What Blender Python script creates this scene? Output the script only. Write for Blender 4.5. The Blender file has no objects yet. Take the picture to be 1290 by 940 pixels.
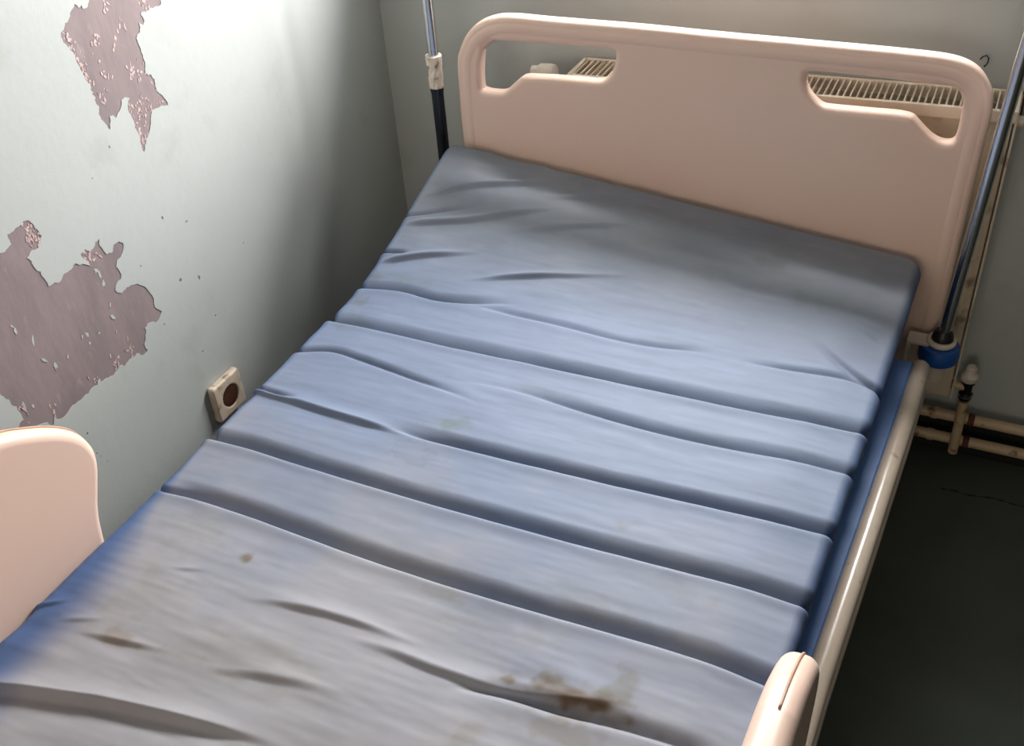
import bpy, bmesh, math, random
import numpy as np
from mathutils import Vector, Matrix

R = math.radians
PI = math.pi
scene = bpy.context.scene
col = scene.collection
random.seed(4)

# ---------------------------------------------------------------- camera
cam_data = bpy.data.cameras.new('camera')
cam_data.sensor_fit = 'HORIZONTAL'
cam_data.sensor_width = 36.0
cam_data.lens = 36.0 * 1343.74 / 1290.0
cam_data.clip_start = 0.02
cam = bpy.data.objects.new('camera', cam_data)
col.objects.link(cam)
cam.location = (0.96857, -0.43920, 1.54151)
cam.rotation_euler = (0.921217, 0.062023, 0.433339)
scene.camera = cam

# ---------------------------------------------------------------- light and exposure
world = bpy.data.worlds.new('world')
scene.world = world
world.use_nodes = True
world.node_tree.nodes['Background'].inputs['Color'].default_value = (0.75, 0.85, 1.0, 1)
world.node_tree.nodes['Background'].inputs['Strength'].default_value = 0.6

WIN = (-0.03, 0.97, 1.08, 1.54)          # window opening x0 x1 z0 z1
XW, YW = -0.255, 1.445                  # inner faces of the left and back walls
XR, YF, ZC = 5.5, -3.2, 2.75
WT = 0.16                               # back wall thickness

def area(name, loc, rot, sx, sy, power, color):
    d = bpy.data.lights.new(name, 'AREA')
    d.shape = 'RECTANGLE'; d.size = sx; d.size_y = sy
    d.energy = power; d.color = color
    o = bpy.data.objects.new(name, d)
    o.location = loc; o.rotation_euler = rot
    col.objects.link(o)
    return o
# daylight entering through the window above the bed head
area('window_daylight', ((WIN[0]+WIN[1])/2, YW+WT+0.05, (WIN[2]+WIN[3])/2), (R(-90), 0, 0),
     WIN[1]-WIN[0], WIN[3]-WIN[2], 88, (1.0, 0.98, 0.965))

# added fill light through an assumed window in the far wall, behind the camera
FILL_WIN = (0.0, 1.5, 0.95, 2.25)
area('added_fill_light', ((FILL_WIN[0]+FILL_WIN[1])/2, YF-0.17, (FILL_WIN[2]+FILL_WIN[3])/2), (R(90), 0, 0),
     FILL_WIN[1]-FILL_WIN[0], FILL_WIN[3]-FILL_WIN[2], 33, (1.0, 0.84, 0.68))

scene.view_settings.view_transform = 'Standard'
scene.view_settings.look = 'None'
scene.view_settings.gamma = 1.0
scene.view_settings.exposure = 0.0
scene.view_settings.use_curve_mapping = False

# ---------------------------------------------------------------- measured outlines (metres)
PATCH_UPPER = [(0.7017, 1.0897), (0.6924, 1.0826), (0.6841, 1.0729), (0.6757, 1.0744), (0.6757, 1.0802), (0.6690, 1.0778), (0.6641, 1.0851), (0.6549, 1.0790), (0.6490, 1.0718), (0.6366, 1.0665), (0.6300, 1.0587), (0.6243, 1.0564), (0.6238, 1.0464), (0.6280, 1.0377), (0.6321, 1.0288), (0.6353, 1.0128), (0.6379, 0.9997), (0.6411, 0.9879), (0.6443, 0.9759), (0.6452, 0.9631), (0.6468, 0.9468), (0.6507, 0.9356), (0.6473, 0.9226), (0.6525, 0.9090), (0.6577, 0.8970), (0.6631, 0.9077), (0.6642, 0.9155), (0.6723, 0.9136), (0.6769, 0.9084), (0.6812, 0.9132), (0.6935, 0.9210), (0.6970, 0.9294), (0.7080, 0.9282), (0.7133, 0.9244), (0.7053, 0.9162), (0.7046, 0.9033), (0.7070, 0.8922), (0.7063, 0.8791), (0.7096, 0.8640), (0.7089, 0.8506), (0.7110, 0.8357), (0.7211, 0.8486), (0.7312, 0.8579), (0.7413, 0.8707), (0.7460, 0.8824), (0.7605, 0.8882), (0.7750, 0.8873), (0.7879, 0.8819), (0.7865, 0.8911), (0.7809, 0.9019), (0.7741, 0.9097), (0.7713, 0.9209), (0.7740, 0.9315), (0.7695, 0.9405), (0.7628, 0.9418), (0.7603, 0.9532), (0.7636, 0.9649), (0.7642, 0.9743), (0.7635, 0.9841), (0.7608, 0.9946), (0.7598, 1.0012), (0.7705, 1.0069), (0.7741, 1.0135), (0.7753, 1.0209), (0.7818, 1.0140), (0.7862, 1.0203), (0.7820, 1.0294), (0.7863, 1.0342), (0.7940, 1.0301), (0.8045, 1.0329), (0.8203, 1.0308), (0.8305, 1.0322), (0.8311, 1.0398), (0.8239, 1.0576), (0.8023, 1.0733), (0.7758, 1.0755), (0.7489, 1.0955), (0.7217, 1.0922)]
PATCH_LOWER = [(0.3925, 0.8288), (0.4042, 0.8242), (0.4123, 0.8216), (0.4261, 0.8261), (0.4253, 0.8347), (0.4265, 0.8422), (0.4355, 0.8413), (0.4480, 0.8427), (0.4567, 0.8461), (0.4681, 0.8392), (0.4721, 0.8317), (0.4750, 0.8219), (0.4780, 0.8119), (0.4707, 0.8012), (0.4645, 0.7984), (0.4531, 0.8006), (0.4407, 0.7950), (0.4470, 0.7872), (0.4483, 0.7736), (0.4536, 0.7575), (0.4575, 0.7377), (0.4700, 0.7367), (0.4811, 0.7323), (0.4891, 0.7386), (0.5049, 0.7382), (0.5174, 0.7421), (0.5340, 0.7302), (0.5412, 0.7237), (0.5335, 0.7417), (0.5306, 0.7501), (0.5411, 0.7530), (0.5485, 0.7444), (0.5575, 0.7460), (0.5636, 0.7538), (0.5723, 0.7544), (0.5710, 0.7407), (0.5764, 0.7240), (0.5896, 0.7211), (0.5967, 0.7309), (0.6080, 0.7301), (0.6141, 0.7235), (0.6069, 0.7090), (0.5944, 0.7045), (0.5863, 0.6951), (0.5912, 0.6828), (0.5887, 0.6724), (0.5769, 0.6700), (0.5706, 0.6619), (0.5805, 0.6500), (0.5936, 0.6526), (0.6156, 0.6466), (0.6307, 0.6301), (0.6386, 0.6103), (0.6370, 0.5936), (0.6477, 0.5714), (0.6283, 0.5606), (0.6129, 0.5707), (0.6020, 0.5675), (0.5979, 0.5495), (0.5913, 0.5410), (0.5945, 0.5283), (0.5846, 0.5246), (0.5705, 0.5369), (0.5574, 0.5356), (0.5404, 0.5319), (0.5341, 0.5389), (0.5206, 0.5356), (0.5080, 0.5343), (0.4856, 0.5376), (0.4836, 0.5467), (0.4772, 0.5386), (0.4560, 0.5363), (0.4338, 0.5376), (0.4104, 0.5350), (0.3911, 0.5347), (0.3847, 0.5448), (0.3768, 0.5332), (0.3534, 0.5517), (0.3208, 0.5701), (0.3367, 0.5772), (0.3352, 0.5905), (0.3337, 0.6037), (0.3278, 0.6177), (0.3220, 0.6315), (0.3182, 0.6389), (0.3038, 0.6588), (0.2958, 0.7005), (0.3151, 0.7221), (0.3119, 0.7626), (0.3392, 0.7827), (0.3459, 0.8156), (0.3728, 0.8158)]
FLAKES_PINK = [(0.6277, 1.0480), (0.6321, 1.0332), (0.6369, 1.0211), (0.6400, 1.0140), (0.6426, 1.0010), (0.6453, 0.9878), (0.6450, 0.9725), (0.6465, 0.9610), (0.6431, 0.9483), (0.6856, 1.0275), (0.6786, 1.0210), (0.7316, 0.9119), (0.7392, 0.8954), (0.7275, 0.8902), (0.7277, 0.8732), (0.7152, 0.8718), (0.7141, 0.8517), (0.7674, 0.9472), (0.7449, 0.9558), (0.7340, 0.9632), (0.7331, 0.9555), (0.7719, 0.8920), (0.6659, 0.9405), (0.7413, 1.0354), (0.7143, 1.0081), (0.6791, 0.9716), (0.7962, 1.0356), (0.7902, 1.0437), (0.7194, 1.0666), (0.7513, 0.8954), (0.7212, 0.9096), (0.7069, 0.9089), (0.4570, 0.8255), (0.4599, 0.8156), (0.4528, 0.8216), (0.4673, 0.8157), (0.4687, 0.8023), (0.4632, 0.8283), (0.5634, 0.5574), (0.5608, 0.5437), (0.5241, 0.5512), (0.5222, 0.5396), (0.5410, 0.7464), (0.5461, 0.7390), (0.5589, 0.7362), (0.3432, 0.5916), (0.3456, 0.5801), (0.3872, 0.5504), (0.4797, 0.5444)]
FLAKES_WHITE = [(0.5524, 0.7011), (0.5537, 0.6840), (0.5479, 0.7106), (0.4822, 0.6296), (0.4925, 0.6275), (0.4455, 0.6175), (0.4199, 0.6181), (0.4057, 0.6381), (0.3804, 0.7089), (0.4008, 0.6772), (0.5491, 0.6235), (0.5142, 0.6156), (0.5462, 0.5968), (0.4912, 0.6114), (0.5516, 0.6448), (0.3783, 0.7169), (0.3449, 0.5952)]
PITS = [(0.7080, 0.7193), (0.7575, 0.6858), (0.7508, 0.5781), (0.6343, 0.6695), (0.6447, 0.5473), (0.7108, 0.4446), (0.7079, 0.5986), (0.7644, 0.4887), (0.8803, 0.5753), (0.4014, 0.4994), (0.4273, 0.4770), (0.4301, 0.4324), (0.4348, 0.4215), (0.4427, 0.4044), (0.5967, 0.8453), (0.6465, 0.8738)]
HOLE_LEFT = [(0.0805, 0.8474), (0.0908, 0.8543), (0.1385, 0.8560), (0.2162, 0.8593), (0.2735, 0.8607), (0.3280, 0.8619), (0.3338, 0.8540), (0.3337, 0.8399), (0.3278, 0.8221), (0.3188, 0.8095), (0.3037, 0.8020), (0.2583, 0.8005), (0.1987, 0.7980), (0.1599, 0.7947), (0.1467, 0.7880), (0.1296, 0.7731), (0.1141, 0.7605), (0.0875, 0.7574), (0.0728, 0.7588), (0.0683, 0.7645), (0.0701, 0.8030)]
HOLE_RIGHT = [(0.6631, 0.8527), (0.6674, 0.8582), (0.7025, 0.8604), (0.7654, 0.8600), (0.8268, 0.8584), (0.8807, 0.8574), (0.8945, 0.8541), (0.9020, 0.8452), (0.9046, 0.8307), (0.9056, 0.8007), (0.9039, 0.7766), (0.8979, 0.7681), (0.8844, 0.7669), (0.8713, 0.7720), (0.8573, 0.7823), (0.8428, 0.7958), (0.8325, 0.8030), (0.8105, 0.8054), (0.7573, 0.8038), (0.7092, 0.8029), (0.6927, 0.8044), (0.6785, 0.8149), (0.6691, 0.8259), (0.6635, 0.8390)]
HB_OUT = [(0.0094, 0.6722), (0.0143, 0.7538), (0.0175, 0.8009), (0.0258, 0.8322), (0.0418, 0.8605), (0.0667, 0.8833), (0.0967, 0.8974), (0.1364, 0.9037), (0.2207, 0.9039), (0.3671, 0.9058), (0.5052, 0.9050), (0.6357, 0.9055), (0.7592, 0.9059), (0.8186, 0.9055), (0.8653, 0.9040), (0.8948, 0.8984), (0.9162, 0.8870), (0.9321, 0.8687), (0.9434, 0.8459), (0.9469, 0.8100), (0.9453, 0.7077), (0.9433, 0.6125), (0.9419, 0.5507)]
PANEL = [(0.1121, 0.7841), (0.1524, 0.7684), (0.1820, 0.7510), (0.2119, 0.7298), (0.2360, 0.7067), (0.2484, 0.6862), (0.2546, 0.6635), (0.2526, 0.6417), (0.2426, 0.6150), (0.2314, 0.5889), (0.2246, 0.5659), (0.2200, 0.5372)]
CREASES = {
  'S1': [(0.000, 0.761), (0.122, 0.755), (0.229, 0.756), (0.330, 0.758), (0.428, 0.761), (0.591, 0.762), (0.698, 0.764), (0.799, 0.771), (0.892, 0.778)],
  'S2': [(0.282, 0.675), (0.431, 0.683), (0.530, 0.678), (0.585, 0.672), (0.698, 0.674), (0.790, 0.681), (0.888, 0.687)],
  'S3': [(0.002, 0.555), (0.088, 0.547), (0.173, 0.540), (0.252, 0.539), (0.320, 0.544), (0.412, 0.544), (0.492, 0.544), (0.612, 0.551), (0.709, 0.557), (0.780, 0.556), (0.886, 0.567)],
  'S4': [(0.001, 0.435), (0.057, 0.433), (0.167, 0.429), (0.268, 0.428), (0.365, 0.427), (0.455, 0.427), (0.542, 0.429), (0.654, 0.434), (0.746, 0.436), (0.810, 0.440), (0.878, 0.441)],
  'S5': [(-0.003, 0.315), (0.088, 0.320), (0.142, 0.319), (0.243, 0.316), (0.338, 0.312), (0.428, 0.311), (0.513, 0.310), (0.610, 0.313), (0.697, 0.317), (0.781, 0.319), (0.874, 0.316)],
  'S6': [(0.037, -0.028), (0.057, -0.023), (0.133, -0.004), (0.209, 0.013), (0.286, 0.025), (0.362, 0.036), (0.423, 0.041)],
  'S7': [(0.532, 0.172), (0.570, 0.182), (0.618, 0.190), (0.672, 0.193), (0.740, 0.200), (0.807, 0.203), (0.859, 0.204)],
  'S7r': [(0.397, 0.193), (0.461, 0.194), (0.521, 0.192), (0.602, 0.195), (0.672, 0.210), (0.735, 0.227)],
  'S8': [(0.237, 0.191), (0.286, 0.204), (0.368, 0.214), (0.449, 0.214), (0.482, 0.212)],
  'S9': [(0.260, 0.091), (0.332, 0.108), (0.389, 0.117), (0.441, 0.122)],
  'S10': [(0.121, 0.199), (0.174, 0.214)],
  'S11': [(0.044, 0.079), (0.107, 0.102)],
  'S12': [(0.074, 0.073), (0.160, 0.086), (0.214, 0.093)],
  'S13': [(-0.006, 0.083), (0.042, 0.112)],
  'R1': [(0.019, 1.089), (0.101, 1.131), (0.225, 1.183), (0.311, 1.252)],
  'R2': [(0.007, 1.020), (0.112, 1.047), (0.206, 1.092), (0.291, 1.131)],
  'R2a': [(-0.003, 1.034), (0.075, 1.060), (0.155, 1.095)],
  'R2b': [(0.232, 1.137), (0.338, 1.183), (0.411, 1.233)],
  'R2c': [(0.199, 1.044), (0.295, 1.083), (0.443, 1.141)],
  'R3a': [(-0.010, 0.948), (0.056, 0.957)],
  'R3': [(0.005, 0.926), (0.096, 0.961), (0.185, 0.989)],
  'R4': [(0.180, 0.919), (0.290, 0.962), (0.460, 1.012)],
  'R5': [(-0.007, 0.861), (0.087, 0.868), (0.172, 0.865), (0.306, 0.891)],
  'R6': [(0.215, 0.868), (0.280, 0.864), (0.386, 0.862), (0.476, 0.858), (0.540, 0.860), (0.586, 0.867), (0.646, 0.874)],
  'S0': [(0.658, 0.868), (0.750, 0.874), (0.846, 0.883), (0.893, 0.874)],
  'R7': [(0.763, 0.953), (0.833, 0.903), (0.887, 0.874)],
  'R8': [(0.804, 1.023), (0.873, 0.979)],
  'R9': [(0.825, 1.036), (0.873, 1.002)],
  'L1': [(0.009, 0.664), (0.060, 0.678), (0.117, 0.673), (0.204, 0.661), (0.295, 0.648), (0.352, 0.637)],
  'T1': [(0.028, 1.209), (0.122, 1.241), (0.200, 1.290)],
  'T2': [(0.085, 1.178), (0.195, 1.224), (0.267, 1.284)],
}
FLOORLINE = [(1.0081, 1.3148), (1.0304, 1.3185), (1.0608, 1.3155), (1.0973, 1.3223), (1.1224, 1.3223), (1.1460, 1.3194), (1.1776, 1.3222)]


# ---------------------------------------------------------------- helpers
def srgb(r, g, b):
    def f(c):
        c /= 255.0
        return c/12.92 if c <= 0.04045 else ((c+0.055)/1.055)**2.4
    return (f(r), f(g), f(b), 1.0)

def nd(nt, kind, **kw):
    n = nt.nodes.new(kind)
    for k, v in kw.items():
        setattr(n, k, v)
    return n

def mat(name, c1, c2=None, rough=0.5, metal=0.0, scale=8.0, bump=0.0, bump_scale=60.0, spec=0.5,
        detail=4.0, lo=0.35, hi=0.65, stretch=(1, 1, 1), rough2=None, attr=None, dirt=None, dirt_scale=30, dirt_lo=.62, dirt_hi=.75):
    m = bpy.data.materials.new(name)
    m.use_nodes = True
    nt = m.node_tree
    b = nt.nodes['Principled BSDF']
    b.inputs['Roughness'].default_value = rough
    b.inputs['Metallic'].default_value = metal
    b.inputs['Specular IOR Level'].default_value = spec
    tc = nd(nt, 'ShaderNodeTexCoord')
    mp = nd(nt, 'ShaderNodeMapping')
    mp.inputs['Scale'].default_value = stretch
    nt.links.new(tc.outputs['Object'], mp.inputs['Vector'])
    no = nd(nt, 'ShaderNodeTexNoise')
    no.inputs['Scale'].default_value = scale
    no.inputs['Detail'].default_value = detail
    nt.links.new(mp.outputs[0], no.inputs['Vector'])
    rp = nd(nt, 'ShaderNodeValToRGB')
    rp.color_ramp.elements[0].position = lo
    rp.color_ramp.elements[1].position = hi
    rp.color_ramp.elements[0].color = c1
    rp.color_ramp.elements[1].color = c2 or c1
    nt.links.new(no.outputs['Fac'], rp.inputs['Fac'])
    out = rp.outputs['Color']
    if dirt:
        n2 = nd(nt, 'ShaderNodeTexNoise')
        n2.inputs['Scale'].default_value = dirt_scale
        n2.inputs['Detail'].default_value = 6
        nt.links.new(mp.outputs[0], n2.inputs['Vector'])
        r2 = nd(nt, 'ShaderNodeMapRange')
        r2.inputs['From Min'].default_value = dirt_lo
        r2.inputs['From Max'].default_value = dirt_hi
        nt.links.new(n2.outputs['Fac'], r2.inputs['Value'])
        mx = nd(nt, 'ShaderNodeMix', data_type='RGBA')
        nt.links.new(r2.outputs[0], mx.inputs[0])
        nt.links.new(out, mx.inputs[6])
        mx.inputs[7].default_value = dirt
        out = mx.outputs[2]
    if attr:
        at = nd(nt, 'ShaderNodeAttribute', attribute_name=attr)
        mx = nd(nt, 'ShaderNodeMix', data_type='RGBA', blend_type='MULTIPLY')
        mx.inputs[0].default_value = 1.0
        nt.links.new(at.outputs['Color'], mx.inputs[6])
        nt.links.new(out, mx.inputs[7])
        out = mx.outputs[2]
    nt.links.new(out, b.inputs['Base Color'])
    if rough2 is not None:
        mr = nd(nt, 'ShaderNodeMapRange')
        mr.inputs['To Min'].default_value = rough
        mr.inputs['To Max'].default_value = rough2
        nt.links.new(no.outputs['Fac'], mr.inputs['Value'])
        nt.links.new(mr.outputs[0], b.inputs['Roughness'])
    if bump:
        nb = nd(nt, 'ShaderNodeTexNoise')
        nb.inputs['Scale'].default_value = bump_scale
        nb.inputs['Detail'].default_value = 5
        nt.links.new(mp.outputs[0], nb.inputs['Vector'])
        bp = nd(nt, 'ShaderNodeBump')
        bp.inputs['Strength'].default_value = bump
        bp.inputs['Distance'].default_value = 0.002
        nt.links.new(nb.outputs['Fac'], bp.inputs['Height'])
        nt.links.new(bp.outputs[0], b.inputs['Normal'])
    return m

M = {}
M['paint'] = mat('mint_wall_paint', srgb(179, 184, 181), srgb(184, 188, 185), rough=0.55, scale=3, bump=0.25, bump_scale=45, dirt=srgb(170, 174, 168), dirt_scale=9, dirt_lo=.6, dirt_hi=.8)
M['undercoat'] = mat('mauve_undercoat', srgb(128, 115, 116), srgb(142, 127, 127), rough=0.75, scale=14, bump=0.3, bump_scale=60, dirt=srgb(152, 137, 137), dirt_scale=40, stretch=(1, 1.6, .6))
M['primer'] = mat('pink_primer', srgb(194, 168, 166), srgb(206, 184, 180), rough=0.7, scale=60)
M['ceiling'] = mat('white_ceiling_paint', srgb(190, 191, 188), srgb(198, 198, 194), rough=0.8, scale=3)
M['dim_paint'] = mat('dimmed_unseen_wall_paint', srgb(140, 148, 142), srgb(148, 156, 150), rough=0.7, scale=3)  # unseen walls, made darker to cut the bounced fill
M['lino'] = mat('dark_green_lino', srgb(65, 71, 64), srgb(75, 80, 72), rough=0.5, scale=5, rough2=0.7, bump=0.15, bump_scale=25, dirt=srgb(74, 74, 70), dirt_scale=7, dirt_lo=.63, dirt_hi=.8)
M['lino_dark'] = mat('black_skirting', srgb(22, 24, 22), srgb(32, 33, 30), rough=0.6, scale=12)
M['crack'] = mat('black_crack', srgb(14, 16, 14), rough=0.8)
M['plastic'] = mat('peach_moulded_plastic', srgb(228, 197, 180), srgb(232, 203, 187), rough=0.38, spec=0.35, scale=2.5, bump=0.03, bump_scale=90)
M['parting'] = mat('darkened_parting_line', srgb(176, 138, 112), srgb(188, 150, 124), rough=0.6, scale=30)
M['beige_metal'] = mat('beige_enamelled_tube', srgb(205, 189, 172), srgb(214, 198, 180), rough=0.25, scale=5, dirt=srgb(160, 140, 120), dirt_scale=50, dirt_lo=.66, dirt_hi=.8)
M['radiator'] = mat('cream_radiator_enamel', srgb(214, 198, 172), srgb(224, 209, 186), rough=0.4, scale=8, dirt=srgb(140, 112, 84), dirt_scale=22, dirt_lo=.58, dirt_hi=.75)
M['grille'] = mat('cream_grille_enamel', srgb(232, 218, 200), srgb(226, 208, 186), rough=0.4, scale=30)
M['fin'] = mat('shade_brown_convector', srgb(30, 20, 16), srgb(42, 30, 24), rough=0.7, scale=20)  # near-black brown carries the shade inside the grille slots
M['pipe'] = mat('stained_cream_pipe', srgb(196, 168, 132), srgb(208, 182, 148), rough=0.45, scale=12, dirt=srgb(122, 84, 54), dirt_scale=40, dirt_lo=.58, dirt_hi=.7)
M['rust'] = mat('dark_red_rust', srgb(70, 32, 26), srgb(98, 50, 38), rough=0.8, scale=60)
M['chrome'] = mat('chrome', srgb(212, 214, 218), srgb(202, 205, 210), rough=0.2, metal=1.0, scale=4)
M['dark_steel'] = mat('dark_grey_steel', srgb(54, 58, 62), srgb(64, 68, 72), rough=0.25, metal=0.85, scale=6)
M['black_rubber'] = mat('black_rubber', srgb(22, 22, 24), srgb(30, 30, 32), rough=0.45, scale=20)
M['tape'] = mat('yellowed_white_tape', srgb(214, 196, 176), srgb(232, 222, 210), rough=0.5, scale=70, dirt=srgb(150, 118, 92), dirt_scale=60, dirt_lo=.55, dirt_hi=.65)
M['bumper_blue'] = mat('blue_bumper_plastic', srgb(24, 78, 152), srgb(30, 86, 160), rough=0.4, scale=10)
M['board_blue'] = mat('blue_board', srgb(84, 124, 186), srgb(92, 132, 194), rough=0.5, scale=10)
M['ring'] = mat('cream_ring_plastic', srgb(222, 206, 188), srgb(214, 198, 180), rough=0.4, scale=20)
M['socket'] = mat('yellowed_socket_plastic', srgb(206, 188, 166), srgb(216, 200, 180), rough=0.4, scale=30, dirt=srgb(140, 112, 88), dirt_scale=50, dirt_lo=.58, dirt_hi=.72)
M['socket_well'] = mat('brown_socket_well', srgb(62, 36, 25), srgb(80, 48, 34), rough=0.5, scale=40)
M['white_plastic'] = mat('white_valve_plastic', srgb(226, 216, 204), srgb(218, 206, 192), rough=0.4, scale=40)
M['mattress'] = mat('coated_mattress_fabric', (0.94, 0.94, 0.94, 1), (1, 1, 1, 1), rough=0.58, scale=16, bump=0.04, bump_scale=30, attr='wear_light', stretch=(.45, 2.2, 1), spec=0.25)

def obj(name, data, material=None, parent=None, smooth=False, angle=None, wn=False):
    if isinstance(data, bmesh.types.BMesh):
        me = bpy.data.meshes.new(name)
        data.to_mesh(me); data.free()
    else:
        me = data
    if material is not None:
        me.materials.clear(); me.materials.append(M[material])
    if smooth or angle:
        me.polygons.foreach_set('use_smooth', [True]*len(me.polygons))
        if angle:
            me.set_sharp_from_angle(angle=R(angle))
    o = bpy.data.objects.new(name, me)
    col.objects.link(o)
    if parent is not None:
        o.parent = parent
        o.matrix_parent_inverse = Matrix.Translation(-Vector(parent.location)) if parent.type == 'EMPTY' else Matrix.Identity(4)
    if wn:
        w = o.modifiers.new('weighted', 'WEIGHTED_NORMAL'); w.keep_sharp = True
    return o

def tag(o, label=None, cat=None, group=None, kind=None):
    if label: o['label'] = label
    if cat: o['category'] = cat
    if group: o['group'] = group
    if kind: o['kind'] = kind
    return o

def empty(name, loc):
    o = bpy.data.objects.new(name, None)
    o.location = loc
    o.empty_display_size = 0.05
    col.objects.link(o)
    return o

def add_box(bm, x0, x1, y0, y1, z0, z1, bevel=0.0, seg=2):
    vs = [bm.verts.new((x, y, z)) for x in (x0, x1) for y in (y0, y1) for z in (z0, z1)]
    fs = []
    for idx in ((0, 1, 3, 2), (4, 6, 7, 5), (0, 4, 5, 1), (2, 3, 7, 6), (0, 2, 6, 4), (1, 5, 7, 3)):
        fs.append(bm.faces.new([vs[i] for i in idx]))
    if bevel:
        es = list({e for f in fs for e in f.edges})
        bmesh.ops.bevel(bm, geom=es, offset=bevel, segments=seg, affect='EDGES', profile=0.6)
    return bm

def box(*a, **k):
    return add_box(bmesh.new(), *a, **k)

def add_tube(bm, pts, rad, seg=20, caps=True, squash=None):
    pts = [Vector(p) for p in pts]
    n = len(pts)
    rads = rad if isinstance(rad, (list, tuple)) else [rad]*n
    rings = []
    up = None
    for i, p in enumerate(pts):
        t = (pts[min(i+1, n-1)] - pts[max(i-1, 0)]).normalized()
        if up is None:
            up = Vector((0, 0, 1)) if abs(t.z) < 0.9 else Vector((1, 0, 0))
        u = (up - t*up.dot(t)).normalized()
        up = u
        v = t.cross(u)
        ring = []
        for k in range(seg):
            a = 2*PI*k/seg
            q = p + (u*math.cos(a) + v*math.sin(a))*rads[i]
            if squash:
                q = p + Vector(((q-p).x*squash[0], (q-p).y*squash[1], (q-p).z*squash[2]))
            ring.append(bm.verts.new(q))
        rings.append(ring)
    for a, b in zip(rings, rings[1:]):
        for k in range(seg):
            bm.faces.new((a[k], a[(k+1) % seg], b[(k+1) % seg], b[k]))
    if caps:
        bm.faces.new(list(reversed(rings[0]))); bm.faces.new(rings[-1])
    return bm

def tube(pts, rad, **k):
    return add_tube(bmesh.new(), pts, rad, **k)

def add_lathe(bm, prof, origin, axis='z', seg=28):
    """prof: list of (radius, height) revolved about an axis."""
    rings = []
    o = Vector(origin)
    for r, h in prof:
        ring = []
        for k in range(seg):
            a = 2*PI*k/seg
            c, s = math.cos(a)*r, math.sin(a)*r
            q = {'z': Vector((c, s, h)), 'x': Vector((h, c, s)), 'y': Vector((s, h, c))}[axis]
            ring.append(bm.verts.new(o+q))
        rings.append(ring)
    for a, b in zip(rings, rings[1:]):
        for k in range(seg):
            bm.faces.new((a[k], a[(k+1) % seg], b[(k+1) % seg], b[k]))
    if prof[0][0] > 1e-6: bm.faces.new(list(reversed(rings[0])))
    if prof[-1][0] > 1e-6: bm.faces.new(rings[-1])
    return bm

def lathe(*a, **k):
    return add_lathe(bmesh.new(), *a, **k)

def catmull(pts, n=6, closed=True):
    P = [Vector((p[0], p[1])) for p in pts]
    N = len(P); out = []
    for i in range(N if closed else N-1):
        if closed:
            p0, p1, p2, p3 = P[i-1], P[i], P[(i+1) % N], P[(i+2) % N]
        else:
            p0, p1, p2, p3 = P[max(i-1, 0)], P[i], P[i+1], P[min(i+2, N-1)]
        for k in range(n):
            t = k/n
            out.append(0.5*((2*p1)+(p2-p0)*t+(2*p0-5*p1+4*p2-p3)*t*t+(3*p1-p0-3*p2+p3)*t**3))
    if not closed: out.append(P[-1])
    return [(p.x, p.y) for p in out]

def jag(pts, amp=0.18, rounds=2):
    """fractal subdivision of a flaked edge"""
    P = [Vector(p) for p in pts]
    rnd = random.Random(11)
    for _ in range(rounds):
        Q = []
        for i, p in enumerate(P):
            q = P[(i+1) % len(P)]
            d = q-p
            nrm = Vector((-d.y, d.x))
            Q.append(p)
            if d.length > 0.0012:
                Q.append(p + d*rnd.uniform(.4, .6) + nrm*rnd.uniform(-amp, amp))
        P = Q
    return [(p.x, p.y) for p in P]

def outline_mesh(loops, half, bevel=0.0, fn=None, res=4):
    """closed outlines (the first outer, the others holes) filled, given thickness and a rounded edge"""
    cu = bpy.data.curves.new('tmp', 'CURVE')
    cu.dimensions = '2D'; cu.fill_mode = 'BOTH'
    cu.extrude = half - bevel
    cu.bevel_depth = bevel; cu.bevel_resolution = res
    cu.offset = -bevel
    for lp in loops:
        s = cu.splines.new('POLY')
        s.points.add(len(lp)-1)
        for p, q in zip(s.points, lp):
            p.co = (q[0], q[1], 0, 1)
        s.use_cyclic_u = True
    o = bpy.data.objects.new('tmp', cu)
    col.objects.link(o)
    dg = bpy.context.evaluated_depsgraph_get()
    me = bpy.data.meshes.new_from_object(o.evaluated_get(dg))
    bpy.data.objects.remove(o); bpy.data.curves.remove(cu)
    me.materials.clear()
    if fn:
        for v in me.vertices:
            v.co = fn(*v.co)
    bm = bmesh.new(); bm.from_mesh(me)
    bmesh.ops.remove_doubles(bm, verts=bm.verts, dist=1e-6)
    bmesh.ops.recalc_face_normals(bm, faces=bm.faces)
    bm.to_mesh(me); bm.free()
    return me

# ---------------------------------------------------------------- room shell
fl = obj('floor', box(XW-.2, XR+.2, YF-.2, YW+.2, -0.1, 0.0), 'lino'); tag(fl, kind='structure')
crk = obj('floor_crack', tube([(x, y, 0.0002) for x, y in catmull(FLOORLINE, 4, False)], [0.0012+0.0008*math.sin(i*1.7) for i in range(4*(len(FLOORLINE)-1)+1)], seg=6), 'crack', fl)
tag(obj('ceiling', box(XW-.2, XR+.2, YF-.2, YW+.2, ZC, ZC+.1), 'ceiling'), kind='structure')
PT = 0.0009                                        # thickness of the paint skin on the left wall
wl = obj('wall_left', box(XW-.15, XW-PT, YF, YW+WT, 0, ZC), 'undercoat'); tag(wl, kind='structure')
bm = bmesh.new()
add_box(bm, XW-.15, WIN[0], YW, YW+WT, 0, ZC)
add_box(bm, WIN[1], XR+.15, YW, YW+WT, 0, ZC)
add_box(bm, WIN[0], WIN[1], YW, YW+WT, 0, WIN[2])
add_box(bm, WIN[0], WIN[1], YW, YW+WT, WIN[3], ZC)
tag(obj('wall_back', bm, 'paint'), kind='structure')
tag(obj('wall_right', box(XR, XR+.15, YF, YW, 0, ZC), 'dim_paint'), kind='structure')
bm = bmesh.new()
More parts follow.
